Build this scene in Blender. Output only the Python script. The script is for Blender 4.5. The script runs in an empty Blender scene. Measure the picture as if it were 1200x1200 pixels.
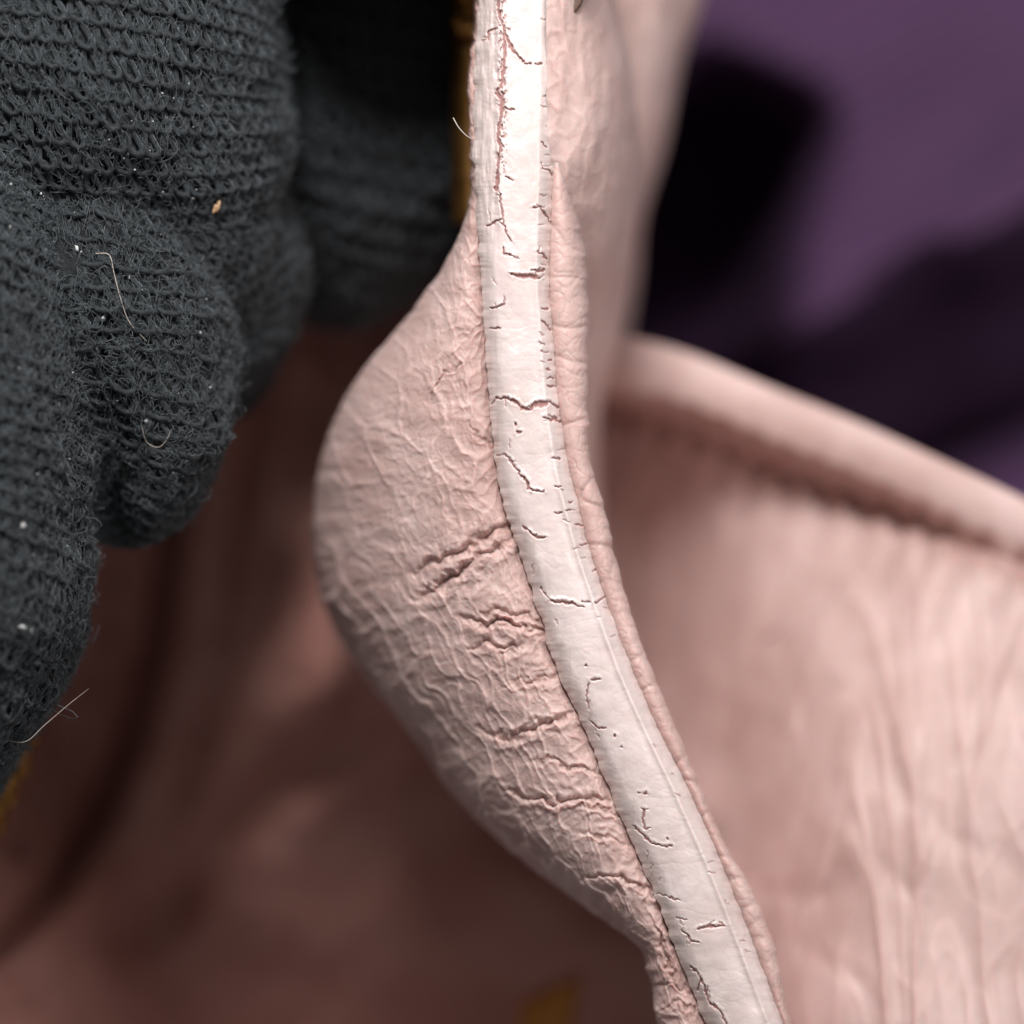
import bpy, math
import numpy as np
from mathutils import Vector
C = bpy.context.scene
col = C.collection
RNG = np.random.default_rng(7)
# one Blender unit is one centimetre
C.unit_settings.system = 'METRIC'
C.unit_settings.scale_length = 0.01

# ------------------------------------------------------------ camera, world, lamps, exposure
CAMD = 12.0
cam_d = bpy.data.cameras.new('camera'); cam = bpy.data.objects.new('camera', cam_d); col.objects.link(cam)
cam.location = (0, 0, CAMD)
cam_d.sensor_width = 36; cam_d.lens = 36 * CAMD / 4.8
cam_d.clip_start = 0.1; cam_d.clip_end = 400
cam_d.dof.use_dof = True; cam_d.dof.focus_distance = CAMD + 0.03
cam_d.dof.aperture_fstop = cam_d.lens * 1e-3 / (2 * 0.36)
C.camera = cam
w = bpy.data.worlds.new('World'); C.world = w; w.use_nodes = True
bgn = w.node_tree.nodes['Background']
bgn.inputs[0].default_value = (1.0, 0.93, 0.91, 1); bgn.inputs[1].default_value = 0.15

def area(name, loc, target, size, energy, colr):
    d = bpy.data.lights.new(name, 'AREA'); d.shape = 'DISK'; d.size = size; d.energy = energy; d.color = colr
    o = bpy.data.objects.new(name, d); col.objects.link(o); o.location = loc
    o.rotation_euler = (Vector(target) - Vector(loc)).to_track_quat('-Z', 'Y').to_euler()
    return o
area('window_light', (-1.3, 11.2, 10.5), (0, 0, -0.5), 4.6, 3200, (1.0, 0.98, 0.96))
area('fill_light', (15, 3, 13), (1.2, -1, -0.5), 7, 1200, (1.0, 0.95, 0.92))  # added fill lamp from the right, brightens the front panel
C.view_settings.view_transform = 'Standard'; C.view_settings.look = 'None'
C.view_settings.exposure = 0; C.view_settings.gamma = 1
C.render.engine = 'CYCLES'
C.cycles.max_bounces = 8; C.cycles.use_denoising = True

# ------------------------------------------------------------ numeric helpers
def P(px, py, z):
    """plan coordinate (250 to the centimetre in the plane of the strip) and height to metric position"""
    k = (CAMD - z) / CAMD / 250.0
    return np.stack([(px - 600) * k, (600 - py) * k, z + 0 * px], -1)

def _h(ix, iy, s):
    v = (ix.astype(np.int64) * 374761393 + iy.astype(np.int64) * 668265263 + s * 2147483647 + 974634777) & 0xffffffff
    v = ((v ^ (v >> 13)) * 1274126177) & 0xffffffff
    return (v ^ (v >> 16)) & 0xffffffff
def perlin(x, y, s=0):
    x = np.asarray(x, float); y = np.asarray(y, float)
    x, y = np.broadcast_arrays(x, y)
    ix = np.floor(x); iy = np.floor(y); fx = x - ix; fy = y - iy
    u = fx**3 * (fx * (fx * 6 - 15) + 10); v = fy**3 * (fy * (fy * 6 - 15) + 10)
    def g(ax, ay):
        a = _h(ix + ax, iy + ay, s) / 4294967296.0 * 2 * np.pi
        return np.cos(a) * (fx - ax) + np.sin(a) * (fy - ay)
    a = g(0, 0) * (1 - u) + g(1, 0) * u
    b = g(0, 1) * (1 - u) + g(1, 1) * u
    return (a * (1 - v) + b * v) * 1.5
def fbm(x, y, s=0, o=4):
    t = 0; a = 1.0
    for k in range(o):
        t = t + a * perlin(x * 2**k, y * 2**k, s + k * 17); a *= 0.5
    return t
def cells(x, y, s=0, wd=0.12):
    """thin raised lines along the borders of irregular cells"""
    ix = np.floor(x); iy = np.floor(y); f1 = np.full(x.shape, 9.0); f2 = f1.copy()
    for a in (-1, 0, 1):
        for b in (-1, 0, 1):
            cx = ix + a + 0.1 + 0.8 * _h(ix + a, iy + b, s) / 4294967296.0
            cy = iy + b + 0.1 + 0.8 * _h(ix + a, iy + b, s + 7) / 4294967296.0
            d = np.hypot(x - cx, y - cy); f2 = np.minimum(f2, np.maximum(d, f1)); f1 = np.minimum(f1, d)
    return np.exp(-((f2 - f1) / wd) ** 2)
def ridge(x, y, s=0, p=3):
    return np.clip(1 - np.abs(perlin(x, y, s)) * 2.2, 0, 1) ** p
def sm(a, b, x):
    t = np.clip((x - a) / (b - a), 0, 1); return t * t * (3 - 2 * t)
def spline(pts, n=None):
    """smooth function y -> x through control points (monotone in the first column)"""
    pts = np.array(pts, float); xs, ys = pts[:, 0], pts[:, 1]
    m = np.gradient(ys, xs)
    def f(t):
        t = np.asarray(t, float)
        i = np.clip(np.searchsorted(xs, t) - 1, 0, len(xs) - 2)
        h = xs[i + 1] - xs[i]; s = np.clip((t - xs[i]) / h, -0.5, 1.5)
        return ((1 + 2*s) * (1-s)**2 * ys[i] + s * (1-s)**2 * h * m[i] + s*s * (3 - 2*s) * ys[i+1] + s*s * (s-1) * h * m[i+1])
    return f
def rbf(ctrl, scale=220.0):
    c = np.array(ctrl, float); d = np.hypot(c[:, None, 0] - c[None, :, 0], c[:, None, 1] - c[None, :, 1])
    k = lambda r: np.exp(-(r / scale) ** 2)
    mean = c[:, 2].mean()
    wts = np.linalg.solve(k(d) + 0.02 * np.eye(len(c)), c[:, 2] - mean)
    def f(x, y):
        out = np.full(np.broadcast(x, y).shape, mean)
        for (cx, cy, _), wt in zip(c, wts): out = out + wt * k(np.hypot(x - cx, y - cy))
        return out
    return f
def polydist(x, y, pts):
    """distance to polyline and which side of it (positive: right of travel in plan)"""
    pts = np.array(pts, float)
    best = np.full(x.shape, 1e9); side = np.zeros(x.shape); par = np.zeros(x.shape); L = 0
    for (ax, ay), (bx, by) in zip(pts[:-1], pts[1:]):
        dx, dy = bx - ax, by - ay; l2 = dx*dx + dy*dy + 1e-9
        t = np.clip(((x - ax) * dx + (y - ay) * dy) / l2, 0, 1)
        d = np.hypot(x - ax - t * dx, y - ay - t * dy)
        m = d < best
        best = np.where(m, d, best)
        side = np.where(m, np.sign((x - ax) * dy - (y - ay) * dx), side)
        par = np.where(m, L + t * math.sqrt(l2), par); L += math.sqrt(l2)
    return best, side, par / L

# ------------------------------------------------------------ mesh and object helpers
def link(name, me, mat=None, parent=None, smooth=True):
    if mat is not None: me.materials.append(mat)
    if smooth: me.polygons.foreach_set('use_smooth', np.ones(len(me.polygons), bool))
    o = bpy.data.objects.new(name, me); col.objects.link(o)
    if parent is not None: o.parent = parent
    return o
def raw_mesh(name, V, F):
    """V (n,3), F (m,k) with k = 3 or 4"""
    me = bpy.data.meshes.new(name); F = np.asarray(F, np.int32); k = F.shape[1]
    me.vertices.add(len(V)); me.vertices.foreach_set('co', np.asarray(V, np.float32).ravel())
    me.loops.add(F.size); me.loops.foreach_set('vertex_index', F.ravel())
    me.polygons.add(len(F)); me.polygons.foreach_set('loop_start', np.arange(0, F.size, k, dtype=np.int32))
    me.update(calc_edges=True)
    return me
def grid(name, W, mat, parent, attrs=None, flip=False, wrap=False):
    n, m = W.shape[:2]
    idx = np.arange(n * m).reshape(n, m)
    a = idx[:-1, :-1].ravel(); b = idx[:-1, 1:].ravel(); c = idx[1:, 1:].ravel(); d = idx[1:, :-1].ravel()
    F = np.stack([a, d, c, b] if not flip else [a, b, c, d], -1)
    me = raw_mesh(name, W.reshape(-1, 3), F)
    for k, v in (attrs or {}).items():
        at = me.attributes.new(k, 'FLOAT', 'POINT'); at.data.foreach_set('value', np.ascontiguousarray(v, np.float32).ravel())
    return link(name, me, mat, parent)
def tubes(paths, rad, sides=5):
    """paths (N,M,3), rad (N,M) or float -> V, F"""
    N, M, _ = paths.shape
    T = np.gradient(paths, axis=1); T /= np.linalg.norm(T, axis=-1, keepdims=True) + 1e-9
    ref = np.zeros_like(T); ref[..., 2] = 1; ref[..., 0] = 0.13
    A = np.cross(T, ref); A /= np.linalg.norm(A, axis=-1, keepdims=True) + 1e-9
    B = np.cross(T, A)
    ang = np.arange(sides) / sides * 2 * np.pi
    rad = np.broadcast_to(rad, (N, M))[..., None, None]
    V = paths[:, :, None] + rad * (np.cos(ang)[None, None, :, None] * A[:, :, None] + np.sin(ang)[None, None, :, None] * B[:, :, None])
    idx = np.arange(N * M * sides).reshape(N, M, sides); nx = np.roll(idx, -1, 2)
    F = np.stack([idx[:, :-1], idx[:, 1:], nx[:, 1:], nx[:, :-1]], -1).reshape(-1, 4)
    return V.reshape(-1, 3), F
def empty(name, label, cat, loc=(0, 0, 0), group=None):
    o = bpy.data.objects.new(name, None); col.objects.link(o); o.location = loc
    o['label'] = label; o['category'] = cat
    if group: o['group'] = group
    o.empty_display_size = 0.2
    return o

# ------------------------------------------------------------ materials
def mat(name):
    m = bpy.data.materials.new(name); m.use_nodes = True
    nt = m.node_tree; return m, nt, nt.nodes['Principled BSDF']
def N(nt, t, **kw):
    n = nt.nodes.new(t)
    for k, v in kw.items():
        if k in n.inputs: n.inputs[k].default_value = v
        else: setattr(n, k, v)
    return n
def ramp(nt, src, stops):
    r = nt.nodes.new('ShaderNodeValToRGB'); e = r.color_ramp.elements
    while len(e) < len(stops): e.new(0.5)
    for q, (p, c) in zip(e, stops): q.position = p; q.color = (*c, 1)
    nt.links.new(src, r.inputs[0]); return r.outputs[0]
def mix(nt, fac, a, b, mode='MIX'):
    n = nt.nodes.new('ShaderNodeMix'); n.data_type = 'RGBA'; n.blend_type = mode
    if isinstance(fac, (int, float)): n.inputs[0].default_value = fac
    else: nt.links.new(fac, n.inputs[0])
    for s, v in ((6, a), (7, b)):
        if isinstance(v, tuple): n.inputs[s].default_value = (*v, 1)
        else: nt.links.new(v, n.inputs[s])
    return n.outputs[2]
def math_n(nt, op, a, b=0.0):
    n = nt.nodes.new('ShaderNodeMath'); n.operation = op
    for s, v in ((0, a), (1, b)):
        if isinstance(v, (int, float)): n.inputs[s].default_value = v
        else: nt.links.new(v, n.inputs[s])
    return n.outputs[0]
def coords(nt): return N(nt, 'ShaderNodeTexCoord').outputs['Object']
def noise(nt, co, scale, detail=4, rough=0.6):
    n = N(nt, 'ShaderNodeTexNoise', Scale=scale, Detail=detail, Roughness=rough); nt.links.new(co, n.inputs['Vector']); return n.outputs['Fac']
def voro(nt, co, scale, feature='DISTANCE_TO_EDGE'):
    n = N(nt, 'ShaderNodeTexVoronoi', Scale=scale); n.feature = feature; nt.links.new(co, n.inputs['Vector']); return n.outputs['Distance']
def bump(nt, bsdf, h, dist, strength=1.0):
    b = N(nt, 'ShaderNodeBump', Strength=strength, Distance=dist); nt.links.new(h, b.inputs['Height']); nt.links.new(b.outputs[0], bsdf.inputs['Normal'])

def leather(name, base, dark, light, rough=0.5, grain=1.0):
    m, nt, b = mat(name); co = coords(nt)
    n1 = noise(nt, co, 2.2, 5); n2 = noise(nt, co, 30, 5, 0.7)
    n0 = noise(nt, co, 0.9, 6, 0.65)
    c = ramp(nt, math_n(nt, 'ADD', math_n(nt, 'MULTIPLY', n1, 0.5), math_n(nt, 'MULTIPLY', n0, 0.5)), [(0.38, dark), (0.5, base), (0.63, light)])
    c = mix(nt, math_n(nt, 'MULTIPLY', n2, 0.22), c, light)
    at = N(nt, 'ShaderNodeAttribute', attribute_name='wear')
    c = mix(nt, at.outputs['Fac'], c, tuple(min(1, x * 1.22) for x in light))
    at2 = N(nt, 'ShaderNodeAttribute', attribute_name='dark_tone')
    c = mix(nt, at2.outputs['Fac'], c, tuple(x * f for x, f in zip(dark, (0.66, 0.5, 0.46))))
    nt.links.new(c, b.inputs['Base Color'])
    b.inputs['Roughness'].default_value = rough
    b.inputs['Specular IOR Level'].default_value = 0.35
    b.inputs['Subsurface Weight'].default_value = 0.55
    b.inputs['Subsurface Radius'].default_value = (1.0, 0.38, 0.28); b.inputs['Subsurface Scale'].default_value = 0.045
    warp = N(nt, 'ShaderNodeVectorMath', operation='ADD')
    nz = N(nt, 'ShaderNodeTexNoise', Scale=14.0); nt.links.new(co, nz.inputs['Vector'])
    sc = N(nt, 'ShaderNodeVectorMath', operation='SCALE', Scale=0.05); nt.links.new(nz.outputs['Color'], sc.inputs[0])
    nt.links.new(co, warp.inputs[0]); nt.links.new(sc.outputs[0], warp.inputs[1])
    v = voro(nt, warp.outputs[0], 19); v = math_n(nt, 'MINIMUM', v, 0.16)
    h = math_n(nt, 'ADD', math_n(nt, 'MULTIPLY', v, 1.6), math_n(nt, 'MULTIPLY', n2, 0.55))
    bump(nt, b, h, 0.0042 * grain)
    return m
PINK = leather('pink_leather', (0.57, 0.395, 0.365), (0.49, 0.315, 0.285), (0.65, 0.485, 0.455))
PANEL = leather('pink_leather_smooth', (0.60, 0.430, 0.400), (0.52, 0.35, 0.32), (0.68, 0.51, 0.485), 0.55, 0.6)
SHADED_LINING = leather('shaded_lining_leather', (0.44, 0.215, 0.180), (0.385, 0.182, 0.150), (0.485, 0.26, 0.225), 0.42, 0.5)  # the bag's pink leather, darkened to carry the shade of the inside

def paint_mat():
    m, nt, b = mat('cracked_edge_paint'); co = coords(nt)
    n1 = noise(nt, co, 4, 5); n2 = noise(nt, co, 45, 6, 0.7)
    c = ramp(nt, n1, [(0.3, (0.76, 0.630, 0.615)), (0.55, (0.82, 0.700, 0.685)), (0.8, (0.86, 0.765, 0.75))])
    n4 = noise(nt, co, 1.7, 7, 0.72)
    c = mix(nt, ramp(nt, n4, [(0.47, (0, 0, 0)), (0.66, (0.55, 0.55, 0.55))]), c, (0.66, 0.55, 0.51))
    gr = N(nt, 'ShaderNodeAttribute', attribute_name='dark_tone')
    c = mix(nt, gr.outputs['Fac'], c, (0.56, 0.455, 0.42))
    ck = N(nt, 'ShaderNodeAttribute', attribute_name='crack')
    c = mix(nt, ck.outputs['Fac'], c, (0.40, 0.205, 0.19))
    nt.links.new(c, b.inputs['Base Color'])
    r = math_n(nt, 'ADD', math_n(nt, 'MULTIPLY', n2, 0.16), 0.24)
    nt.links.new(math_n(nt, 'ADD', r, math_n(nt, 'MULTIPLY', ck.outputs['Fac'], 0.4)), b.inputs['Roughness'])
    b.inputs['Specular IOR Level'].default_value = 0.5
    b.inputs['Subsurface Weight'].default_value = 0.4; b.inputs['Subsurface Radius'].default_value = (1.0, 0.6, 0.5); b.inputs['Subsurface Scale'].default_value = 0.025
    b.inputs['Coat Weight'].default_value = 0.35; b.inputs['Coat Roughness'].default_value = 0.22
    n3 = noise(nt, co, 16, 3, 0.5)
    bump(nt, b, math_n(nt, 'ADD', math_n(nt, 'MULTIPLY', n2, 0.5), math_n(nt, 'MULTIPLY', n3, 2.2)), 0.0022)
    return m
PAINT = paint_mat()
def simple(name, c1, c2, rough, scale=40, bd=0.003, metal=0.0, sheen=0.0):
    m, nt, b = mat(name); co = coords(nt); n = noise(nt, co, scale, 5)
    nt.links.new(ramp(nt, n, [(0.35, c1), (0.68, c2)]), b.inputs['Base Color'])
    b.inputs['Roughness'].default_value = rough; b.inputs['Metallic'].default_value = metal
    if sheen:
        b.inputs['Sheen Weight'].default_value = sheen; b.inputs['Sheen Roughness'].default_value = 0.4
        b.inputs['Sheen Tint'].default_value = (0.8, 0.9, 1, 1)
    bump(nt, b, n, bd); return m
KNIT_BASE = simple('black_knit_underlayer', (0.007, 0.009, 0.010), (0.020, 0.024, 0.027), 0.95, 28, 0.02)
YARN = simple('black_cotton_yarn', (0.010, 0.0125, 0.0145), (0.033, 0.040, 0.0455), 0.85, 34, 0.006, sheen=0.25)
FUZZ = simple('cotton_fuzz', (0.040, 0.049, 0.056), (0.115, 0.132, 0.144), 0.5, 20, 0.0)
PALEFIBRE = simple('pale_fibre', (0.42, 0.36, 0.32), (0.55, 0.50, 0.46), 0.4, 20, 0.0)
GOLD = simple('worn_gold_metal', (0.30, 0.14, 0.04), (0.50, 0.27, 0.09), 0.45, 8, 0.004, metal=1.0)
CRUMB = simple('orange_crumb', (0.42, 0.24, 0.12), (0.60, 0.42, 0.26), 0.6, 60)
LINT = simple('white_lint', (0.55, 0.56, 0.56), (0.75, 0.75, 0.74), 0.7, 60)
BROWN = simple('dark_brown_leather', (0.09, 0.05, 0.035), (0.14, 0.08, 0.055), 0.6, 20)
THREAD = simple('rose_thread', (0.22, 0.09, 0.08), (0.28, 0.12, 0.105), 0.7, 80)
def cloth_mat():
    m, nt, b = mat('purple_twill'); co = coords(nt)
    n1 = noise(nt, co, 0.6, 5); n2 = noise(nt, co, 25, 4)
    c = ramp(nt, n1, [(0.3, (0.056, 0.018, 0.068)), (0.7, (0.086, 0.029, 0.098))])
    mp = N(nt, 'ShaderNodeMapping'); mp.inputs['Rotation'].default_value = (0, 0, math.radians(62)); nt.links.new(co, mp.inputs[0])
    wv = N(nt, 'ShaderNodeTexWave', Scale=2.4, Distortion=0.5); wv.inputs['Detail Scale'].default_value = 3; nt.links.new(mp.outputs[0], wv.inputs['Vector'])
    c = mix(nt, math_n(nt, 'MULTIPLY', wv.outputs['Fac'], 0.6), c, (0.08, 0.04, 0.095))
    nt.links.new(c, b.inputs['Base Color']); b.inputs['Roughness'].default_value = 0.8
    bump(nt, b, math_n(nt, 'ADD', wv.outputs['Fac'], math_n(nt, 'MULTIPLY', n2, 0.5)), 0.03)
    return m
CLOTH = cloth_mat()

# ------------------------------------------------------------ the cloth everything lies on
gx, gy = np.meshgrid(np.linspace(-2200, 3200, 330), np.linspace(-2200, 3200, 330))
zc = -5.6 + 0.5 * fbm(gx / 700, gy / 700, 5, 3)
def pit(pts, width, depth, soft):  # hollows sunk into the cloth so that these patches fall dark
    d, s, t = polydist(gx, gy, pts)
    d = d + 30 * perlin(gx / 150, gy / 150, 9)
    return -depth * (1 - sm(width - soft, width + soft, d))
zc = zc + pit([(830, 205), (800, 260), (790, 350), (730, 520)], 104, 3.4, 56)
zc = zc + pit([(900, 560), (1130, 440), (1420, 330)], 105, 3.0, 60)
zc = zc + 0.5 * np.exp(-(polydist(gx, gy, [(880, 520), (1000, 350), (1250, 190)])[0] / 70) ** 2)
cl = grid('purple_cloth', P(gx, gy, zc), CLOTH, None, flip=False)
cl['label'] = 'dark purple twill cloth lying in soft folds with hollows added for shade behind the pink leather bag'; cl['category'] = 'cloth'

# ------------------------------------------------------------ the bag: outline curves of the painted edge
xs_f = spline([(-120, 560), (0, 560), (90, 556), (180, 555), (230, 557), (300, 562), (400, 568), (467, 573), (530, 579), (600, 592),
               (640, 606), (733, 636), (780, 650), (850, 683), (943, 721), (1050, 768), (1133, 799), (1200, 828), (1330, 880)])
xr_f = spline([(-120, 652), (0, 652), (133, 651), (233, 648), (333, 645), (400, 650), (467, 655), (500, 660), (560, 671), (600, 681),
               (650, 694), (700, 711), (760, 733), (850, 771), (933, 812), (1000, 842), (1100, 882), (1200, 919), (1330, 965)])
xb_f = spline([(-120, 556), (0, 560), (90, 549), (180, 551), (230, 551), (270, 540), (310, 520), (380, 470), (440, 420), (510, 385), (580, 369),
               (650, 369), (720, 384), (790, 425), (860, 482), (930, 531), (1000, 602), (1060, 682), (1110, 748), (1150, 762), (1200, 770), (1330, 800)])
xo_f = spline([(-120, 655), (0, 653), (120, 655), (190, 662), (240, 673), (285, 683), (330, 689), (420, 689), (500, 689), (540, 692), (600, 709), (650, 720), (700, 734),
               (750, 750), (800, 770), (872, 800), (933, 825), (990, 850), (1043, 881), (1117, 909), (1200, 926), (1330, 975)])
zs_f = spline([(-120, -0.10), (0, -0.07), (200, -0.03), (600, 0.0), (900, 0.01), (1200, -0.02), (1330, -0.05)])

bag = empty('leather_bag', 'dusty pink leather bag with a cracked white painted edge running down its folded rim', 'handbag', (0, 0, -5.4))
BO = np.array([0, 0, 5.4])            # parts are written in world position and shifted into the bag's frame
def bag_part(name, W, m, attrs=None, flip=False, parent=None):
    return grid(name, W + BO, m, bag if parent is None else parent, attrs, flip)

# --- painted edge strip with its cracks
CR = [  # (width, depth, points)
 (3.2,1,[(585,-40),(585,0),(584,12),(590,33),(592,67),(588,97),(582,107),(588,120),(587,133),(584,157),(586,177),(583,200),(582,223)]),
 (4.5,1,[(588,108),(589,122),(588,134)]), (4,1,[(584,205),(581,222)]), (3.5,1,[(584,0),(584,16)]),
 (1.8,1,[(586,228),(588,243),(590,263),(593,273),(599,283)]), (1.7,1,[(588,257),(578,261),(570,265)]),
 (3.0,1,[(590,37),(600,57),(607,66),(613,72)]), (2.2,1,[(615,74.5),(622,75.2)]), (2.2,1,[(628,74.5),(635,75)]),
 (1.8,1,[(583,32),(573,37),(572,47)]), (1.8,1,[(592,127),(602,129)]), (2.0,1,[(593,207),(602,211)]),
 (2.0,1,[(625,243),(632,243),(640,253),(647,262)]), (2.2,1,[(590,290),(590,297),(600,299)]), (1.8,1,[(630,295),(635,297),(640,304)]),
 (4.8,1,[(599,321),(610,324),(622,323),(632,326)]), (2.4,1,[(623,317),(630,318),(638,316)]), (1.8,1,[(575,362),(582,360),(591,356)]),
 (1.8,1,[(635,361),(642,363)]), (1.6,1,[(635,377),(640,379),(645,388)]), (1.4,1,[(635,167),(640,173)]), (1.8,1,[(635,197),(645,200),(648,207)]),
 (1.3,1,[(575,386),(587,385)]), (1.6,1,[(642,422),(646,423)]), (1.4,1,[(640,432),(645,434)]), (1.6,1,[(643,443),(648,444)]), (2.0,1,[(641,452.5),(651,453)]),
 (1.2,.8,[(634,411),(642,413)]), (1.2,.8,[(630,402),(639,405)]),
 (2.6,1,[(582,467),(593,466),(603,470),(613,478),(622,480),(625,474),(633,470),(645,471),(653,478)]), (6.0,1,[(596,468),(604,472)]), (9.5,1,[(628,474),(640,473)]), (5,1,[(612,479),(621,480)]),
 (2.6,1,[(638,489),(645,492.5),(650,489),(657,495)]), (1.8,1,[(592,533),(600,543),(608,553),(613,560)]), (4.0,1,[(612,557),(618,567),(620,573)]), (2.0,1,[(620,573),(628,575),(636,577)]),
 (4.5,1,[(604,497),(604.5,498)]), (3.5,1,[(606,508),(610,506)]),
 (2.4,1,[(647,537),(657,538.5)]), (1.8,1,[(650,570),(657,570)]), (1.8,1,[(650,601),(658,600.5)]), (1.8,1,[(662,598),(669,597)]), (1.7,1,[(667,589),(672,588)]),
 (2.0,1,[(675,615),(683,616)]), (1.8,1,[(680,638),(687,639)]), (1.8,1,[(695,669),(700,665)]), (1.6,1,[(667,549),(671,556)]),
 (1.6,1,[(613,617),(620,623)]), (2.6,1,[(620,623),(630,630),(638,629)]), (4.0,1,[(645,705),(657,705),(670,707)]), (2.2,1,[(670,707),(686,712)]), (1.6,1,[(682,704),(692,705)]), (1.9,1,[(698,706),(706,701),(712,697)]),
 (1.2,.8,[(633,688),(640,698),(645,705)]), (3,1,[(687,780),(687.5,780)]), (4.5,1,[(693,797),(702,795)]), (1.4,.9,[(690,800),(687,815),(690,832)]),
 (1.6,1,[(693,845),(700,853),(710,853)]), (4.5,1,[(721,862),(721.5,862)]), (3.2,1,[(728,875),(728.3,875)]), (3,1,[(749,929),(749.4,929)]), (4.2,1,[(756,929),(758,929.5)]),
 (2.6,1,[(755,948),(753,960),(757,973)]), (2.2,1,[(743,968),(753,977),(763,987),(777,992),(787,991)]), (2.4,1,[(782,983),(782.5,983)]),
 (1.3,.8,[(770,1047),(783,1051),(797,1055)]), (2.6,1,[(818,1088.5),(832,1086),(848,1085)]), (1.8,1,[(800,1090),(810,1102),(817,1104)]), (1.2,.8,[(793,1075),(805,1078)]),
 (2.2,1,[(810,1133),(822,1147),(827,1163),(833,1177),(843,1183),(850,1197),(858,1220)]), (1.6,1,[(822,1147),(818,1160)]),
]
for wd, dp, pts in list(CR):           # side branches
    if wd > 1.7 and len(pts) > 2:
        for _ in range(RNG.integers(1, 4)):
            i = RNG.integers(0, len(pts)); x, y = pts[i]; an = RNG.uniform(0, 6.28); l = RNG.uniform(3, 9)
            m = (x + l * .5 * math.cos(an), y + l * .5 * math.sin(an)); an += RNG.uniform(-.7, .7)
            CR.append((RNG.uniform(.8, 1.3), .7, [(x, y), m, (m[0] + l * .5 * math.cos(an), m[1] + l * .5 * math.sin(an))]))
for yy in np.arange(10, 1190, 11.5):   # the short nicks all along the right shoulder
    if RNG.random() < 0.30:
        x = float(xr_f(yy)) - RNG.uniform(2, 15); l = RNG.uniform(3, 9); s = RNG.uniform(-.2, .6)
        CR.append((RNG.uniform(0.7, 1.1), 0.55, [(x - l, yy), (x, yy + l * s)]))
for yy in np.arange(5, 1190, 16):      # and finer ones on the left shoulder
    if RNG.random() < 0.22:
        x = float(xs_f(yy)) + RNG.uniform(8, 22); l = RNG.uniform(5, 14)
        CR.append((RNG.uniform(0.6, 0.9), 0.45, [(x, yy), (x + RNG.uniform(-1, 6), yy + l)]))
yv = np.linspace(-110, 1320, 1560)
tv = np.linspace(0, 1, 132)
TT, YY = np.meshgrid(tv, yv)
XL, XR = xs_f(YY), xr_f(YY)
edge_j = 1.8 * fbm(YY / 24, 0 * YY, 3, 4)
XX = XL + edge_j * (1 - TT) ** 9 * 1.5 + (XR - XL) * TT + 2.0 * fbm(YY / 20, 0 * YY + 9, 4, 3) * TT ** 9
zp = zs_f(YY)
left = np.clip(1 - TT / 0.23, 0, 1); right = np.clip((TT - 0.80) / 0.20, 0, 1)
zp = zp - 0.040 * left ** 1.8 - 0.075 * right ** 2.0 - 0.055 * (2 * TT - 1) ** 2
zp = zp + 0.013 * np.exp(-((TT - 0.80) / 0.045) ** 2) * (0.4 + 0.6 * sm(380, 620, YY))          # raised bead by the right shoulder
zp = zp + 0.0050 * fbm(XX / 32, YY / 40, 21, 2) + 0.0007 * fbm(XX / 8, YY / 9, 22, 2)
zp = zp - 0.0010 * ridge(XX / 30, YY / 11, 25, 4) * (fbm(XX/60, YY/60, 26, 2) > 0)                # soft transverse creases
crack = np.zeros_like(XX); lip = np.zeros_like(XX)
for wd, dp, pts in CR:
    pa = np.array(pts); x0, y0 = pa.min(0) - 16; x1, y1 = pa.max(0) + 16
    r0, r1 = np.searchsorted(yv, (y0, y1))
    if r1 <= r0: continue
    sx, sy = XX[r0:r1], YY[r0:r1]
    jx = 1.5 * perlin(sx / 4.5, sy / 4.5, 31) + 1.1 * perlin(sx / 11, sy / 11, 32); jy = 1.5 * perlin(sx / 4.5, sy / 4.5, 33) + 1.1 * perlin(sx / 10, sy / 10, 34)
    d, sd, t = polydist(sx + jx, sy + jy, pts)
    half = wd * 0.42 * (0.55 + 0.45 * np.sin(np.pi * np.clip(t, 0.06, 0.94))) + 0.18
    c = (1 - sm(half * 0.6, half + 0.8, d)) * dp
    crack[r0:r1] = np.maximum(crack[r0:r1], c)
    if wd > 1.7:
        l = np.exp(-((d - half - 2.0) / 1.7) ** 2) * min(wd / 4, 1) * (0.45 if len(pts) == 2 else 1)
        lip[r0:r1] = np.maximum(lip[r0:r1], l * np.where(sd > 0, 1, 0.25))
# paint lifted in flakes along the long split near the top
fl, _, _ = polydist(XX, YY, [(586, -60), (588, 40), (589, 120), (587, 200)])
flk = np.clip(1 - fl / 7.5, 0, 1) * np.clip(fbm(XX / 4.5, YY / 6.5, 41, 3) * 2.2, 0, 1) * (YY < 225)
crack = np.maximum(crack, np.clip(flk * 1.3, 0, 0.85))
zp = zp - 0.011 * crack + 0.0065 * lip * (1 - crack)
# left shoulder at the top: paint rubbed thin over the turned leather
dark_tone = 0.75 * np.clip(1 - TT / 0.20, 0, 1) + 0.5 * np.clip((TT - 0.92) / 0.08, 0, 1)  # darker tone on both shoulders of the strip
dark_tone = dark_tone * (0.45 + 0.7 * np.clip(fbm(XX / 12, YY / 40, 51, 4) + 0.5, 0, 1))
dark_tone = np.clip(dark_tone + 0.30 * np.clip(fbm(XX / 5, YY / 60, 52, 3), 0, 1) * (TT < 0.27), 0, 1)
topl = (1 - sm(235, 300, YY)) * (1 - sm(578, 587, XX + 3 * fbm(YY / 20, 0 * YY, 55, 3)))
dark_tone = np.clip(np.maximum(dark_tone, topl * (0.34 + 0.5 * np.clip(fbm(XX / 5, YY / 26, 56, 4), 0, 1))), 0, 1)
zp = zp - 0.018 * topl + 0.006 * topl * fbm(XX / 7, YY / 40, 57, 3)
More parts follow.
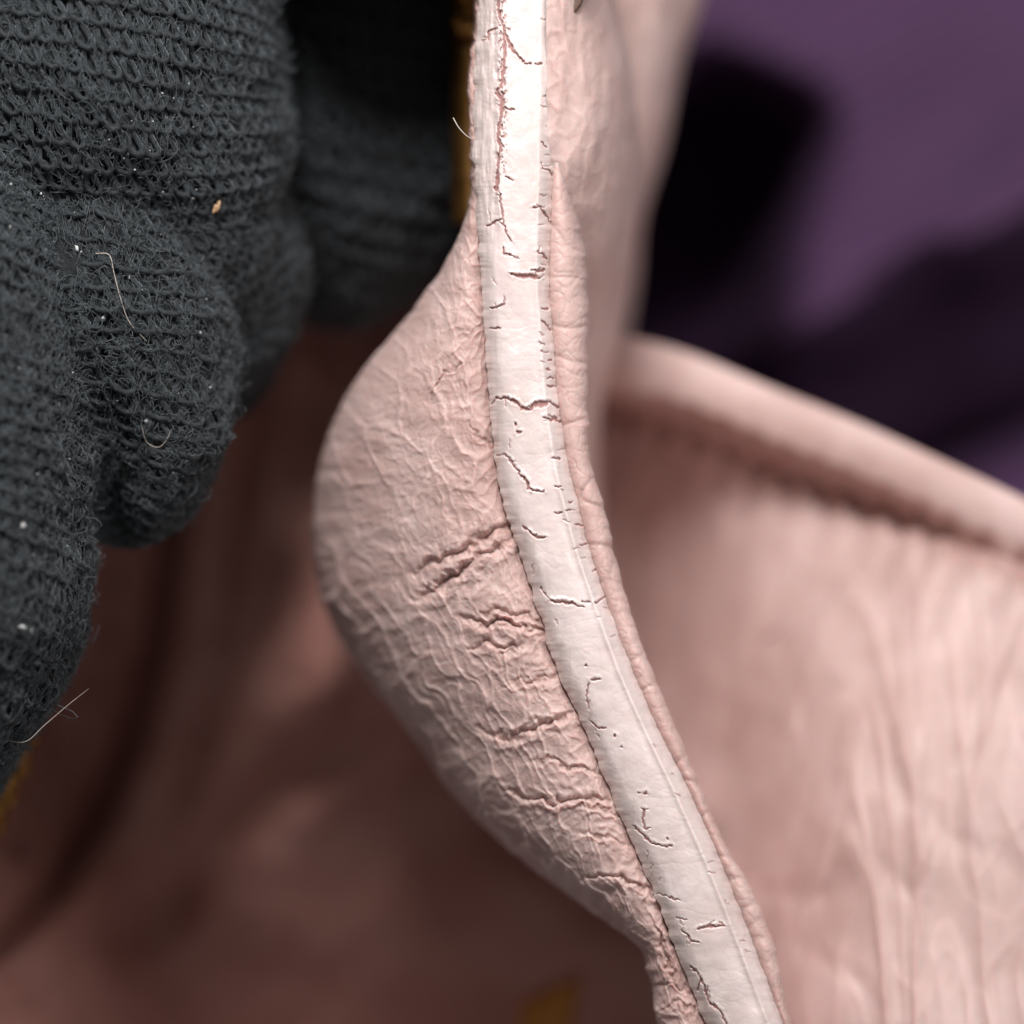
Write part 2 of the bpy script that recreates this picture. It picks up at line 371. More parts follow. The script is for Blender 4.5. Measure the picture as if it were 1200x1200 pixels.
# close the strip underneath: its sides run down between the two leathers
W = P(XX, YY, zp)
def skirt(W, side, dz):
    c = W[:, :1].copy() if side == 0 else W[:, -1:].copy(); c[..., 2] -= dz; return c
W2 = np.concatenate([skirt(W, 0, .15), W, skirt(W, 1, .15)], 1)
padc = lambda a: np.concatenate([a[:, :1], a, a[:, -1:]], 1)
bag_part('painted_edge', W2, PAINT, {'crack': padc(crack), 'dark_tone': padc(dark_tone)})

# --- left leather fold
CREASE = [ # width, depth, points
 (9,.050,[(600,618),(580,622),(563,632),(553,642),(533,647),(517,655),(500,664),(484,676)]), (8,.046,[(600,626),(582,644),(563,648),(547,663),(533,673),(517,687),(500,697),(480,704)]),
 (5,.030,[(636,729),(613,722),(590,716),(560,718)]), (6,.036,[(636,741),(607,732),(587,728),(556,731),(530,722)]), (6,.028,[(612,757),(587,763),(573,753),(545,760)]),
 (6,.032,[(673,837),(643,847),(620,855),(600,867),(580,863),(560,850)]), (5,.034,[(716,938),(683,935),(647,940),(607,933),(585,920)]), (4,.022,[(722,952),(693,943),(665,950)]),
 (5,.026,[(765,1047),(733,1030),(700,1027),(677,1033)]), (5,.028,[(800,1125),(783,1090),(770,1060)]), (4,.024,[(792,1150),(775,1110),(768,1080)]), (2.2,.012,[(541,424),(520,440),(510,455),(498,474)]),
 (3,.014,[(575,525),(560,512),(548,495)]), (4,.018,[(655,790),(630,800),(610,796),(588,806)]), (4,.02,[(700,905),(672,900),(645,890),(620,893)]), (3,.014,[(740,990),(715,985),(690,975),(668,978)]),
 (3,.016,[(806,1160),(780,1150),(765,1158)]), (3,.016,[(815,1185),(790,1175),(772,1190)]),
]
yv = np.linspace(-110, 1320, 1150); nq = 300
qv = np.concatenate([np.linspace(0, 1, nq) ** 1.0, 1 + np.linspace(0.03, 1, 30)])
QQ, YY = np.meshgrid(qv, yv)
XS = xs_f(YY) + 3.5; XB = xb_f(YY)
wid = np.maximum(XS - XB, 6)
dep = np.interp(yv, [-110, 180, 260, 400, 600, 760, 900, 1050, 1110, 1200, 1320], [.08, .10, .20, .66, 1.15, 1.2, .95, .6, .30, .24, .22])[:, None]
# each row runs from the seam over the crown to the outline, then turns under and down into the bag
ph = np.clip(QQ, 0, 1) * (np.pi / 2)
xq = 1 - (1 - np.sin(ph)) ; arc = np.sin(ph)
rise = 0.10 * np.exp(-(QQ * wid / 11.0))
XX = XS - wid * arc
Zb = zs_f(YY) - 0.045 - rise - dep * (1 - np.cos(ph)) ** 0.95
un = np.clip(QQ - 1, 0, 1)
XX = XX + 190 * un ** 1.3 * np.minimum(wid / 60, 1) + 1.3 * fbm(YY / 22, 0 * YY, 61, 4) * np.exp(-((QQ - 1) / .35) ** 2) * (1.5 - sm(300, 700, YY) * sm(1100, 800, YY))
Zb = Zb - 3.4 * un ** 0.8
vis = (1 - sm(0.9, 1.15, QQ))
wx = XX + 10 * fbm(XX / 60, YY / 60, 71, 3); wy = YY + 10 * fbm(XX / 60 + 5, YY / 60, 72, 3)
c1, s1 = math.cos(math.radians(62)), math.sin(math.radians(62))
al = wx * c1 + wy * s1; ac = -wx * s1 + wy * c1
fine_amt = 0.45 + 0.55 * sm(560, 760, YY)
fine = ridge(ac / 21, al / 120, 73, 4) * 0.0100 * fine_amt + ridge(ac / 11, al / 50, 74, 4) * 0.0026
cross = ridge(ac / 44, al / 17, 75, 3) * 0.0050 * sm(-.1, .6, fbm(XX / 90, YY / 90, 76, 2))
vein = ridge(ac / 60, al / 190, 77, 14) * 0.0115 * (1 - 0.5 * sm(560, 760, YY))
nw = sm(540, 760, YY)
net = (1 - nw) * 0.0085 * cells(ac / 46, al / 84, 86, 0.10) + nw * 0.0100 * cells(ac / 22, al / 62, 87, 0.16) + 0.0030 * cells(wx / 15, wy / 17, 88, 0.2)
vein = vein * 0.5 + net; fine = fine * (0.35 + 0.35 * nw)
crumple = 0.0013 * fbm(XX / 12, YY / 12, 78, 3) + 0.012 * fbm(XX / 42, YY / 30, 79, 3)
near = np.exp(-np.abs(QQ * wid) / 42)
seamr = near * (0.012 * ridge(wx / 13, wy / 22, 80, 2) - 0.006)
disp = 0.66 * (fine + cross + vein + crumple + seamr)
cre = np.zeros_like(XX); crg = np.zeros_like(XX)
for wd, dp, pts in CREASE:
    pa = np.array(pts); r0, r1 = np.searchsorted(yv, (pa[:, 1].min() - 40, pa[:, 1].max() + 40))
    sx, sy = XX[r0:r1], YY[r0:r1]
    jx = 5 * fbm(sx / 16, sy / 16, 83, 3); jy = 6 * fbm(sx / 16, sy / 16, 84, 3)
    d, sd, t = polydist(sx + jx, sy + jy, pts)
    f = np.sin(np.pi * np.clip(t * 0.86 + 0.14, 0, 1)) ** 0.6
    cre[r0:r1] += f * .72 * (-dp * np.exp(-(d / (wd * .55)) ** 2) + dp * 0.55 * np.exp(-((d - wd * 1.5) / (wd * .8)) ** 2) * np.where(sd > 0, 1, .45))
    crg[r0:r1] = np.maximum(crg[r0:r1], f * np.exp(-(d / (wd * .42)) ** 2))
disp = disp * (1 - 0.45 * sm(.4, .85, QQ) * (1 - nw))
Zb = Zb + (disp + cre) * vis
# push the same relief sideways where the fold turns away, so wrinkles keep their height at the outline
XX = XX - 250 * disp * 0.8 * np.sin(ph) ** 3 * vis
wear = np.clip((fine + vein + cross) / 0.013 - 0.3, 0, 1) * 0.6 * vis
dark_tone = np.clip(crg * 0.55 + 0.5 * np.exp(-(QQ * wid / 5.0)) + 0.25 * near * np.clip(fbm(XX / 14, YY / 20, 85, 3), 0, 1), 0, 1) * vis  # darker tone in the creases and along the seam
bag_part('gusset_fold', P(XX, YY, Zb), PINK, {'wear': wear, 'dark_tone': dark_tone}, flip=True)

# --- right leather: narrow puffy border of the strip, turning down into the outer side
yv = np.linspace(-110, 1320, 900); qv = np.concatenate([np.linspace(0, 1, 74), 1 + np.linspace(0.03, 1, 26)])
QQ, YY = np.meshgrid(qv, yv)
XR = xr_f(YY) - 3; XO = xo_f(YY); wid = np.maximum(XO - XR, 5)
wid = wid + (1.5 * fbm(YY / 22, 0 * YY, 91, 3) + 2.2 * np.abs(perlin(YY / 40, 0 * YY + 3, 92))) * sm(180, 260, YY)
ph = np.clip(QQ, 0, 1) * np.pi / 2; un = np.clip(QQ - 1, 0, 1)
top = 1 - sm(330, 470, YY)
XX = XR + wid * np.sin(ph)
Zr = zs_f(YY) - 0.06 - 0.07 * np.exp(-QQ * wid / 5) - (0.15 + 0.12 * top) * (1 - np.cos(ph)) ** 1.3
XX = XX - un * 30
Zr = Zr - un * 2.2
seg = ridge(YY / 62 + XX / 300, XX / 120, 93, 7)
wx = XX + 8 * fbm(XX / 40, YY / 40, 94, 3)
dz = -0.010 * seg + 0.003 * fbm(XX / 24, YY / 26, 95, 3) - 0.004 * ridge(wx / 26, YY / 22, 96, 6)
Zr = Zr + dz * (1 - 0.6 * un)
dark_tone = np.clip(0.16 * ridge(wx / 30, YY / 26, 97, 12) + 0.3 * np.exp(-QQ * wid / 3) + 0.1 * seg, 0, 1)  # darker tone by the seam and along fine lines
bag_part('border_leather', P(XX, YY, Zr), PINK, {'wear': 0 * XX + 0.3, 'dark_tone': dark_tone})

# --- outer side of the bag behind the strip, top right, in two turned layers
def sheet(name, x0f, x1f, yr, zfun, m, n=(400, 90), back=(1.2, -40), parent=None, attrs=None):
    yv = np.linspace(*yr, n[0]); qv = np.concatenate([np.linspace(0, 1, n[1]), 1 + np.linspace(.08, 1, 14)])
    Q, Y = np.meshgrid(qv, yv); q = np.clip(Q, 0, 1); u = np.clip(Q - 1, 0, 1)
    X = x0f(Y) + (x1f(Y) - x0f(Y)) * np.sin(q * np.pi / 2)
    Z = zfun(q, Y, X) - back[0] * u ** .8; X = X + back[1] * u
    return bag_part(name, P(X, Y, Z), m, parent=parent, attrs=attrs)
e1 = spline([(-150, 706), (0, 722), (70, 737), (130, 746), (180, 749), (235, 746), (330, 738), (395, 724), (470, 706), (560, 702), (650, 712), (750, 738), (900, 800), (1000, 840)])
e2 = spline([(-150, 852), (0, 824), (60, 803), (180, 778), (250, 756), (330, 746), (400, 733), (470, 718), (560, 712), (650, 722), (750, 748), (900, 808), (1000, 848)])
sheet('outer_side', lambda y: np.maximum(640, xs_f(y) + 60), e1, (-150, 960),
      lambda q, y, x: -0.09 - 0.22 * sm(110, 360, y) - 1.2 * (1 - np.cos(q * np.pi / 2)) ** 1.35 + 0.005 * cells((x + 6 * fbm(x / 30, y / 30, 104, 2)) / 22, y / 30, 105, .15) * (1 - q) - 0.9 * sm(210, 560, y) + 0.035 * fbm(x / 40, y / 120, 101, 3) + 0.05 * np.exp(-((q - .8) / .12) ** 2), PANEL, back=(1.6, -60))
sheet('side_lining', lambda y: np.maximum(655, xs_f(y) + 62), e2, (-150, 960),
      lambda q, y, x: -1.9 - 0.95 * sm(230, 420, y) - 0.9 * (1 - np.cos(q * np.pi / 2)) - 0.1 * sm(200, 420, y) + 0.06 * fbm(x / 60, y / 160, 103, 3), PANEL, back=(1.4, -50))

# --- front panel at the right with its rolled, stitched rim
rim = spline([(560, 372), (690, 384), (730, 393), (800, 411), (900, 452), (1000, 492), (1100, 537), (1200, 584), (1340, 655), (1500, 740)])
zpan = rbf([(640,480,-2.9),(700,600,-3.3),(760,700,-3.2),(700,900,-3.0),(830,560,-2.6),(790,480,-2.6),(840,740,-2.7),(815,880,-2.8),(840,1000,-2.3),(890,830,-2.1),(960,620,-2.15),(1060,660,-1.75),
            (1200,700,-1.25),(960,850,-1.35),(1060,850,-1.1),(1200,850,-0.9),(1340,800,-.9),(920,960,-1.5),(900,1100,-1.6),(870,1200,-1.6),(960,1100,-1.0),(1000,1000,-1.0),(1120,1000,-.75),(1240,1020,-.6),
            (1060,1150,-.7),(1200,1200,-.5),(960,1200,-.95),(1100,1320,-.6),(1340,1200,-.5),(1340,1000,-.55),(880,1320,-1.6),(750,1050,-2.6),(780,1200,-2.4),(1300,700,-1.1),(1400,900,-.7)], 190)
xv = np.linspace(640, 1420, 420)
wv = np.concatenate([-np.linspace(60, 2, 14), np.linspace(0, 130, 130), np.linspace(132, 960, 380)])
XX, WW = np.meshgrid(xv, wv)
sh = sm(230, 820, WW) * np.clip((900 - XX) / 260, 0, 1) * 175
XX = XX + sh
YY = rim(XX - sh) + np.clip(WW, 0, None)
zrim = np.interp(XX - sh, [640, 800, 1000, 1200, 1400], [-2.35, -2.05, -1.75, -1.45, -1.2])
roll = np.sqrt(np.clip(1 - ((np.clip(WW, 0, 78) - 34) / 44.0) ** 2, 0, 1))
Zrim = zrim + 0.13 * (roll - 0.62)
YY = YY - 0 ; back = np.clip(-WW, 0, None)
Zrim = Zrim - back / 60 * 1.4; YY = YY + back * 0.9
base = zpan(XX, YY)
g = sm(60, 100, WW)
Zp = Zrim * (1 - g) + base * g
# stitched channel and the gathers hanging from it
sp = XX + 0.45 * YY
puck = np.sin(sp / 46 * 2 * np.pi + 3.0 * fbm(XX / 110, YY / 200, 111, 2))
Zp = Zp - 0.09 * np.exp(-((WW - 88 + 8 * puck) / 15) ** 2) + 0.03 * puck * (0.5 + 0.9 * np.clip(fbm(XX / 120, 0 * XX, 130, 2) + .3, 0, 1)) * np.exp(-np.clip(WW - 105, 0, None) / 55) * sm(84, 108, WW)
# wrinkles: long soft vertical ones, creasing finer towards the lower right
wx = XX + 18 * fbm(XX / 170, YY / 240, 112, 2); wy = YY + 20 * fbm(XX / 120 + 7, YY / 120, 113, 3)
lean = wx + 0.30 * wy * (1 - sm(980, 1120, XX)) - 0.05 * wy
wm = sm(100, 180, WW)
Zp = Zp + wm * (0.040 * ridge(lean / 110, wy / 560, 114, 2.5) + 0.019 * ridge(lean / 60, wy / 420, 115, 3) + 0.012 * fbm(wx / 70, wy / 160, 116, 2))
Zp = Zp + wm * (0.011 * ridge((wx + .35 * wy) / 120, (wx - wy) / 420, 117, 5) + 0.009 * ridge((wx - .3 * wy) / 100, (wx + wy) / 420, 118, 5))
for pts, wd, dp in (([(905, 820), (872, 870), (838, 925), (820, 960)], 30, .22), ([(868, 1035), (900, 1050), (945, 1050), (990, 1042)], 9, .05), ([(1010, 880), (1060, 930), (1120, 985), (1200, 1020)], 12, .05),
                    ([(960, 660), (1000, 740), (1010, 800)], 16, .05), ([(1030, 1010), (1070, 1050), (1080, 1100)], 8, .03), ([(900, 745), (905, 752)], 16, .12), ([(940, 1110), (1010, 1150), (1025, 1230)], 8, .04)):
    d, sd, t = polydist(XX + 6 * fbm(XX / 40, YY / 40, 119, 2), YY, pts)
    wd = wd * 1.7; Zp = Zp - .55 * dp * np.exp(-(d / wd) ** 2) * np.sin(np.pi * np.clip(t, .08, .92)) ** .7
bag_part('front_panel', P(XX, YY, Zp), PANEL, {'dark_tone': 0.5 * np.exp(-((WW - 90) / 18) ** 2), 'wear': wm * 0.35 * np.clip(ridge(lean / 44, wy / 210, 115, 6), 0, 1)})  # darker tone along the stitched channel
panel = bpy.data.objects['front_panel']
# stitches lying in the channel
for k, x in enumerate(np.arange(735, 1260, 45.0)):
    xa = np.linspace(x, x + 24, 8); ya = rim(xa) + 88 + 3 * np.sin(np.linspace(0, 3.1, 8))
    za = np.interp(xa, [640, 800, 1000, 1200, 1400], [-2.35, -2.05, -1.75, -1.45, -1.2]) - 0.17 + 0.03 * np.sin(np.linspace(0, np.pi, 8))
    V, F = tubes(P(xa, ya, za)[None] + BO, np.array([[.006, .013, .014, .014, .014, .014, .013, .006]]), 6)
    link('stitch', raw_mesh('stitch', V, F), THREAD, panel)

# --- lining of the bag's inside, left, with the hem of the opening
HEM = [(262, 380), (235, 500), (213, 640), (200, 740), (170, 860), (128, 960), (70, 1045), (0, 1105), (-120, 1170)]
xv = np.linspace(-260, 900, 300); yv = np.linspace(60, 1420, 330)
XX, YY = np.meshgrid(xv, yv)
XX = -260 + (XX + 260) * (1 - 0.235 * sm(620, 420, YY))
zin = rbf([(-100,300,-3.4),(100,400,-3.4),(300,400,-3.8),(450,300,-3.9),(300,600,-3.8),(400,830,-3.0),(330,740,-3.3),(200,900,-3.7),(250,1020,-3.8),(330,950,-3.7),(420,900,-3.8),(400,1100,-4.4),(150,1150,-3.8),
           (20,1190,-2.0),(-100,1250,-1.9),(550,1000,-4.0),(650,1120,-4.0),(700,900,-4.4),(600,1250,-4.9),(0,800,-3.3),(0,600,-3.3),(-120,900,-3.2),(100,1300,-3.3),(800,1300,-4.2),(800,600,-4.6),(600,600,-4.4),(600,300,-4.3),(350,1300,-5.0)], 200)(XX, YY)
d, sd, t = polydist(XX, YY, HEM)
hem_on = np.where(sd > 0, 1.0, 0.0)            # towards the zip
d_s = d * np.where(sd > 0, 1, -1)
zin = zin + 0.42 * sm(-6, 26, d_s) - 0.30 * np.exp(-((d_s + 8) / 15) ** 2) - 0.10 * np.exp(-((d_s - 72) / 12) ** 2)
zin = zin + 0.05 * fbm(XX / 90, YY / 90, 121, 3)
dv, _, _ = polydist(XX, YY, [(420, 850), (330, 920), (240, 1010), (150, 1110)])
zin = zin - 0.30 * np.exp(-(dv / 34) ** 2)
bag_part('inner_lining', P(XX, YY, zin), SHADED_LINING)
lining = bpy.data.objects['inner_lining']
hp = np.array(HEM, float)
for k in range(11):
    y0 = 420 + k * 62; x0 = float(np.interp(y0, hp[:, 1], hp[:, 0])) - 74 - 8 * math.sin(k * 0.9)
    a = np.linspace(0, 1, 7); px = x0 - 9 * a; py = y0 + 34 * a
    V, F = tubes(P(px, py, -3.02 + 0.05 * np.sin(a * np.pi))[None] + BO, np.array([[.015, .035, .04, .04, .04, .035, .015]]), 6)
    link('stitch', raw_mesh('stitch', V, F), THREAD, lining)

# --- gold: the zip along the hem, a fitting behind the strip, another at the bottom
def prism(name, pts, z0, z1, m, parent, bev=0.03):
    import bmesh
    bm = bmesh.new(); vs = [bm.verts.new(Vector(P(np.float64(x), np.float64(y), z0)) + Vector(BO)) for x, y in pts]
    f = bm.faces.new(vs); r = bmesh.ops.extrude_face_region(bm, geom=[f])
    for v in r['geom']:
        if isinstance(v, bmesh.types.BMVert): v.co.z += z1 - z0
    bmesh.ops.recalc_face_normals(bm, faces=bm.faces)
    bmesh.ops.bevel(bm, geom=bm.edges[:], offset=bev, segments=3, affect='EDGES', profile=0.6)
    me = bpy.data.meshes.new(name); bm.to_mesh(me); bm.free()
    return link(name, me, m, parent, smooth=False)
ya = np.linspace(560, 1010, 40); xa = np.interp(ya, [560, 700, 800, 880, 1010], [84, 66, 44, 24, -28]) - 6
V, F = tubes(P(xa, ya, 0 * xa - 1.25)[None] + BO, 0.09, 10)
zp_o = link('zip', raw_mesh('zip', V, F), GOLD, bag)
for k in range(12):
    y = 590 + k * 34; x = float(np.interp(y, ya, xa))
    prism('zip_tooth', [(x - 14, y), (x + 24, y - 4), (x + 26, y + 10), (x - 14, y + 15)], -1.30, -1.16, GOLD, zp_o, 0.015)
ya = np.linspace(-120, 262, 50); xa = 558 + 3 * (ya / 260)
th = np.linspace(0, np.pi, 12)
XX = xa[:, None] - 17 * np.cos(th)[None]; ZZ = -1.25 + 0.10 * np.sin(th)[None] + 0 * XX; YY = ya[:, None] + 0 * XX
ZZ = ZZ + 0.03 * np.sin(YY / 9) * (YY < 60)
ft = bag_part('metal_fitting', P(XX, YY, ZZ), GOLD, flip=True); ft.modifiers.new('thickness', 'SOLIDIFY').thickness = 0.06
prism('fitting_collar', [(528, 22), (556, 30), (566, 40), (564, 54), (534, 44)], -1.14, -1.0, GOLD, ft, 0.03)
prism('fitting_collar', [(534, -14), (566, -10), (566, 12), (536, 8)], -1.14, -1.0, GOLD, ft, 0.03)
AMBER = simple('amber_gold_metal', (0.42, 0.16, 0.03), (0.58, 0.26, 0.06), 0.4, 8, 0.004, metal=0.7)
prism('zip_pull', [(610, 1170), (650, 1150), (684, 1136), (676, 1170), (668, 1215), (648, 1250), (600, 1260)], -2.9, -2.7, AMBER, bag, 0.06)
prism('snap_tab', [(664, -60), (692, -60), (688, -10), (680, 14), (669, 30), (663, 22), (666, 8)], -0.30, -0.12, BROWN, bag, 0.02)

# ------------------------------------------------------------ the gloved hand
hand = empty('gloved_hand', 'hand in a fuzzy black knitted cotton glove gripping the bag from the upper left', 'gloved hand', (-2.2, 1.0, -1))
HO = -np.array([-2.2, 1.0, -1.0])
# fingers and one added shading lobe: centre line in plan units (x, y down, z), radius, tip rounding at the far end; z is in the same units
FING = [
 dict(c=[(-72, 220, -150), (-72, 400, -84), (-76, 560, -70), (-92, 680, -70), (-140, 800, -90), (-230, 930, -130)], r=[170, 178, 184, 192, 186, 160], tip=0.16, course=20, tilt=.12, ang=(-110, 125)),
 dict(c=[(60, 180, -220), (100, 300, -140), (136, 420, -130), (148, 520, -150), (150, 640, -180)], r=[120, 130, 132, 126, 100], tip=0.42, course=19, tilt=.25, ang=(-150, 120), dent=46),
 dict(c=[(0, -260, -290), (50, -80, -240), (100, 90, -220), (150, 240, -260), (205, 350, -340), (250, 480, -450)], r=[270, 262, 235, 200, 160, 120], tip=0.30, course=20, tilt=.30, ang=(-135, 125)),
 dict(c=[(370, -300, -560), (390, -100, -520), (405, 60, -500), (410, 200, -520), (390, 380, -600)], r=[190, 188, 180, 165, 130], tip=0.42, course=20, tilt=.2, ang=(-100, 110)),
 dict(c=[(470, -560, -260), (440, -400, -150), (440, -250, -110), (450, -120, -170)], r=[200, 200, 180, 150], tip=0.35, course=24, tilt=0, ang=(-100, 110)),  # extra lobe out of view, added to shade the fourth finger
]
def pw(px, py, pz):  # plan units to world, z given in plan units too
    return P(px, py, pz / 250.0)
class Finger:
    def __init__(s, d):
        c = np.array(d['c'], float); s.t = np.linspace(0, 1, len(c))
        s.fx, s.fy, s.fz = [spline(np.c_[s.t, c[:, i]]) for i in range(3)]
        s.fr = spline(np.c_[s.t, d['r']]); s.tip = d['tip']
        tt = np.linspace(0, 1, 400); q = np.stack([s.fx(tt), s.fy(tt), s.fz(tt)], -1)
        s.len = np.concatenate([[0], np.cumsum(np.linalg.norm(np.diff(q, axis=0), axis=1))]); s.L = s.len[-1]; s.tt = tt
        s.seed = int(abs(c[0, 0])) + 3; s.dent = d.get('dent', 0)
    def at(s, a, th, off=0.0, wob=True):
        """a: arc length in plan units, th: angle (0 faces the camera), off: height over the surface"""
        a = np.asarray(a, float); t = np.interp(a, s.len, s.tt); e = 2e-3
        q = np.stack([s.fx(t), s.fy(t), s.fz(t)], -1)
        dq = np.stack([s.fx(t + e) - s.fx(t - e), s.fy(t + e) - s.fy(t - e), s.fz(t + e) - s.fz(t - e)], -1)
        dq /= np.linalg.norm(dq, axis=-1, keepdims=True)
        up = np.array([0., 0., 1.]); X = np.cross(dq, up); X *= np.sign(X[..., :1]) ; X /= np.linalg.norm(X, axis=-1, keepdims=True)
        U = np.cross(X, dq); U *= np.sign(U[..., 2:3])
        r = s.fr(t); u = np.clip((a / s.L - (1 - s.tip)) / s.tip, 0, 1); k = np.sqrt(np.clip(1 - u ** 2.4, 0, 1))
        n = np.sin(th)[..., None] * X + np.cos(th)[..., None] * U
        rr = r * k
        if wob: rr = rr + k * (13 * fbm(a / 110 + s.seed, th * 1.3, s.seed, 3) + 2.0 * perlin(a / 30, th * 5, s.seed + 2))
        if s.dent: rr = rr - s.dent * np.exp(-(((th + np.pi) % (2 * np.pi) - np.pi + 0.25) / 0.42) ** 2) * sm(0.45, 0.7, a / s.L)
        pos = q + n * (rr + off)[..., None]
        return pw(pos[..., 0], pos[..., 1], pos[..., 2])
Vb, Fb, nb = [], [], 0
yV, yF, ny = [], [], 0
anch = []
for fi, d in enumerate(FING):
    f = Finger(d)
    A, TH = np.meshgrid(np.linspace(0, f.L, 150), np.linspace(0, 2 * np.pi, 121), indexing='ij')
    W = f.at(A, TH, -4.0) + HO; n, m = W.shape[:2]; idx = np.arange(n * m).reshape(n, m)
    Vb.append(W.reshape(-1, 3)); Fb.append(np.stack([idx[:-1, :-1], idx[1:, :-1], idx[1:, 1:], idx[:-1, 1:]], -1).reshape(-1, 4) + nb); nb += n * m
    # yarn: one looped course after another round the finger
    blur = fi >= 3
    wale = 10.8 if not blur else 17.0
    for k, a0 in enumerate(np.arange(8 - d['tilt'] * 330, f.L - 3, d['course'] if not blur else 26)):
        a0c = max(a0, 1.0); t = np.interp(a0c, f.len, f.tt); r = float(f.fr(t)) * math.sqrt(max(0.0, 1 - max(0, (a0c / f.L - 1 + f.tip) / f.tip) ** 2.4))
        if r < 14: continue
        lo, hi = np.radians(d['ang'])
        if a0 < 0: lo = min(-a0 / (d['tilt'] * r + 1e-6), hi - .3); ns = max(3, int((hi - lo) * r / wale)); per = 12 if not blur else 8
        s = np.arange(ns * per) / per
        w_ = 0.05 * RNG.standard_normal(ns + 2); h_ = 0.55 * RNG.standard_normal(ns + 2)
        jit = np.interp(s, np.arange(ns + 2), w_); hj = np.interp(s, np.arange(ns + 2), h_)
        ph = 2 * np.pi * s
        th = lo + (hi - lo) * (s + 0.23 * np.sin(2 * ph) + jit) / ns
        a = a0 + (d['course'] * 0.60) * np.cos(ph) + 1.3 * hj
        a = a + d['tilt'] * r * th
        off = 1.6 * np.cos(2 * ph) + 2.2 * np.cos(ph) - 1.0 + 1.6 * hj + 1.4 * np.sin(k * 1.0)
        path = f.at(np.clip(a, 0, f.L - 0.5), th, off) + HO
        rad = (3.7 + 0.8 * perlin(s * 1.7, s * 0 + k, 5)) / 250 * (1 if not blur else 1.35)
        V, F = tubes(path[None], rad[None], 5 if not blur else 4)
        yV.append(V); yF.append(F + ny); ny += len(V)
    anch.append(f)
glove = link('glove', raw_mesh('glove', np.concatenate(Vb), np.concatenate(Fb)), KNIT_BASE, hand)
yo = link('knitted_rows', raw_mesh('knitted_rows', np.concatenate(yV), np.concatenate(yF)), YARN, glove); yo['kind'] = 'stuff'
# fuzz: short curled fibres all over the knit
fib = []; fr = []
for fi, (f, cnt, lo, hi) in enumerate(zip(anch, (20000, 14000, 19000, 1500, 800), (-70, -120, -60, -70, -70), (105, 115, 105, 110, 110))):
    a = RNG.uniform(5, f.L - 2, cnt); th = np.radians(RNG.uniform(lo, hi, cnt)); M = 6
    ang = RNG.uniform(0, 2 * np.pi, cnt); curl = RNG.normal(0, 1.7, cnt); ln = RNG.gamma(2.2, 5.8, cnt) + 4
    rise = np.abs(RNG.normal(0, 1, cnt)) * 4.2 + 0.8
    s = np.linspace(0, 1, M)
    r = f.fr(np.interp(a, f.len, f.tt))
    aa = ang[:, None] + curl[:, None] * s[None] * 1.8
    da = np.cumsum(np.cos(aa), 1) * ln[:, None] / M; dt = np.cumsum(np.sin(aa), 1) * ln[:, None] / M
    off = 0.5 + RNG.uniform(-1.5, 2, cnt)[:, None] + rise[:, None] * np.sin(s * np.pi * RNG.uniform(.5, 1, cnt)[:, None]) * (1 + (RNG.random(cnt) < .03)[:, None] * 1.6)
    path = f.at(np.clip(a[:, None] + da, 0, f.L), th[:, None] + dt / r[:, None], off) + HO
    fib.append(path); fr.append(np.repeat((RNG.uniform(.28, .52, cnt) / 250)[:, None], M, 1))
V, F = tubes(np.concatenate(fib), np.concatenate(fr), 3)
fo = link('fuzz', raw_mesh('fuzz', V, F), FUZZ, glove); fo['kind'] = 'stuff'

# ------------------------------------------------------------ loose fibres, lint and crumbs
GV = np.concatenate(Vb) - HO
def glove_z(x, y, lift=7.0):
    k = (CAMD - GV[:, 2]) / CAMD / 250.0
    d = np.hypot(GV[:, 0] / k + 600 - x, 600 - GV[:, 1] / k - y)
    return float(GV[d < 9, 2].max()) + lift / 250
def on_glove(pts): return [(x, y, glove_z(x, y)) for x, y in pts]
def hair(name, pts, rad, m, label, cat='fibre', n=40):
    p = np.array(pts, float); t = np.linspace(0, 1, len(p)); u = np.linspace(0, 1, n)
    q = np.stack([spline(np.c_[t, p[:, i]])(u) for i in range(3)], -1)
    w_ = P(q[:, 0], q[:, 1], q[:, 2]); o = w_[0].copy()
    V, F = tubes((w_ - o)[None], (rad * (1 - 0.6 * u ** 3))[None], 6)
    ob = link(name, raw_mesh(name, V, F), m); ob.location = o; ob['label'] = label; ob['category'] = cat
    return ob
hair('loose_hair', [(-20, 862, -.10), (5, 867, -.05), (30, 869, 0), (52, 850, 0), (80, 826, 0), (104, 807, 0)], .002, PALEFIBRE, 'long pale curved hair sticking out below the lowest glove finger at lower left')
hair('loose_fibre', on_glove([(112, 297), (128, 299), (134, 322), (142, 352), (152, 378), (172, 400)]), .0024, PALEFIBRE, 'wavy grey fibre lying on top of the front glove finger')
hair('loose_fibre', [(531, 138, -.06), (538, 150, -.05), (548, 160, -.04), (556, 163, -.03)], .0026, PALEFIBRE, 'short thin fibre sticking out left from the top of the painted edge')
hair('loose_fibre', on_glove([(166, 500), (172, 518), (186, 524), (196, 514), (200, 504)]), .002, PALEFIBRE, 'small looped pale fibre in the dark hollow of the second glove finger')
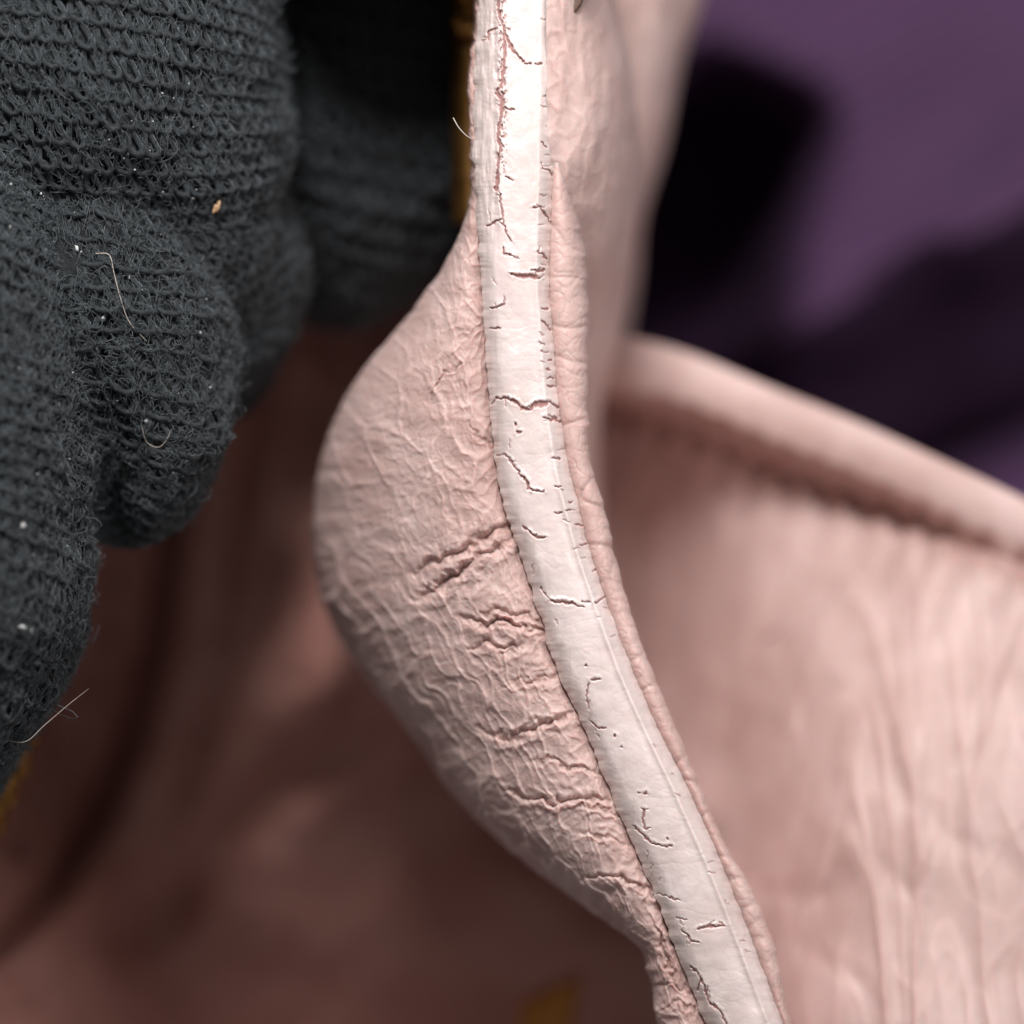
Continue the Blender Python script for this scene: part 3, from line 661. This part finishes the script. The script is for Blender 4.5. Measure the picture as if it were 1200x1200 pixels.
def blob(name, x, y, z, size, m, label, seed, cat):
    import bmesh
    bm = bmesh.new(); bmesh.ops.create_icosphere(bm, subdivisions=3, radius=1)
    for v in bm.verts:
        q = v.co; k = 1 + 0.6 * float(perlin(q.x * 1.4 + seed, q.y * 1.4 + q.z, seed)); v.co = Vector((q.x * size[0] * k, q.y * size[1] * k, q.z * size[2] * k))
    me = bpy.data.meshes.new(name); bm.to_mesh(me); bm.free(); o = link(name, me, m)
    o.location = P(np.float64(x), np.float64(y), z); o.rotation_euler[2] = seed; o['label'] = label; o['category'] = cat
    return o
n = 90; lx = RNG.uniform(4, 250, n); ly = RNG.uniform(30, 800, n); Vl = []; Fl = []; nl = 0
for x, y in zip(lx, ly):
    if x > 95 and y > 560 or x > 60 and y > 720: continue
    try: z = glove_z(x, y, 4.0)
    except ValueError: continue
    q = P(np.float64(x), np.float64(y), z); R_ = RNG.uniform(.0022, .0062) * (1 + (RNG.random() < .12))
    o3 = np.array([[1,0,0],[-1,0,0],[0,1,0],[0,-1,0],[0,0,1],[0,0,-1]]) * R_ * RNG.uniform(.5, 1.5, (6, 3))
    Vl.append(q + o3); Fl.append(np.array([[0,2,4],[2,1,4],[1,3,4],[3,0,4],[2,0,5],[1,2,5],[3,1,5],[0,3,5]]) + nl); nl += 6
dust = link('lint_dust', raw_mesh('lint_dust', np.concatenate(Vl), np.concatenate(Fl)), LINT); dust['kind'] = 'stuff'
dust['label'] = 'fine pale dust specks sprinkled over the black knit glove'; dust['category'] = 'lint'
blob('crumb', 254, 243, glove_z(254, 243), (.028, .014, .012), CRUMB, 'tiny orange crumb caught on the middle of the black knit glove', 1, 'crumb')
blob('lint', 90, 291, glove_z(90, 291), (.014, .008, .008), LINT, 'white lint speck near the top of the front glove finger', 2, 'lint')
blob('lint', 26, 735, glove_z(26, 735), (.015, .009, .008), LINT, 'white lint speck low on the front glove finger', 3, 'lint')
blob('lint', 27, 616, glove_z(27, 616), (.012, .009, .008), LINT, 'grey lint speck halfway down the front glove finger', 4, 'lint')
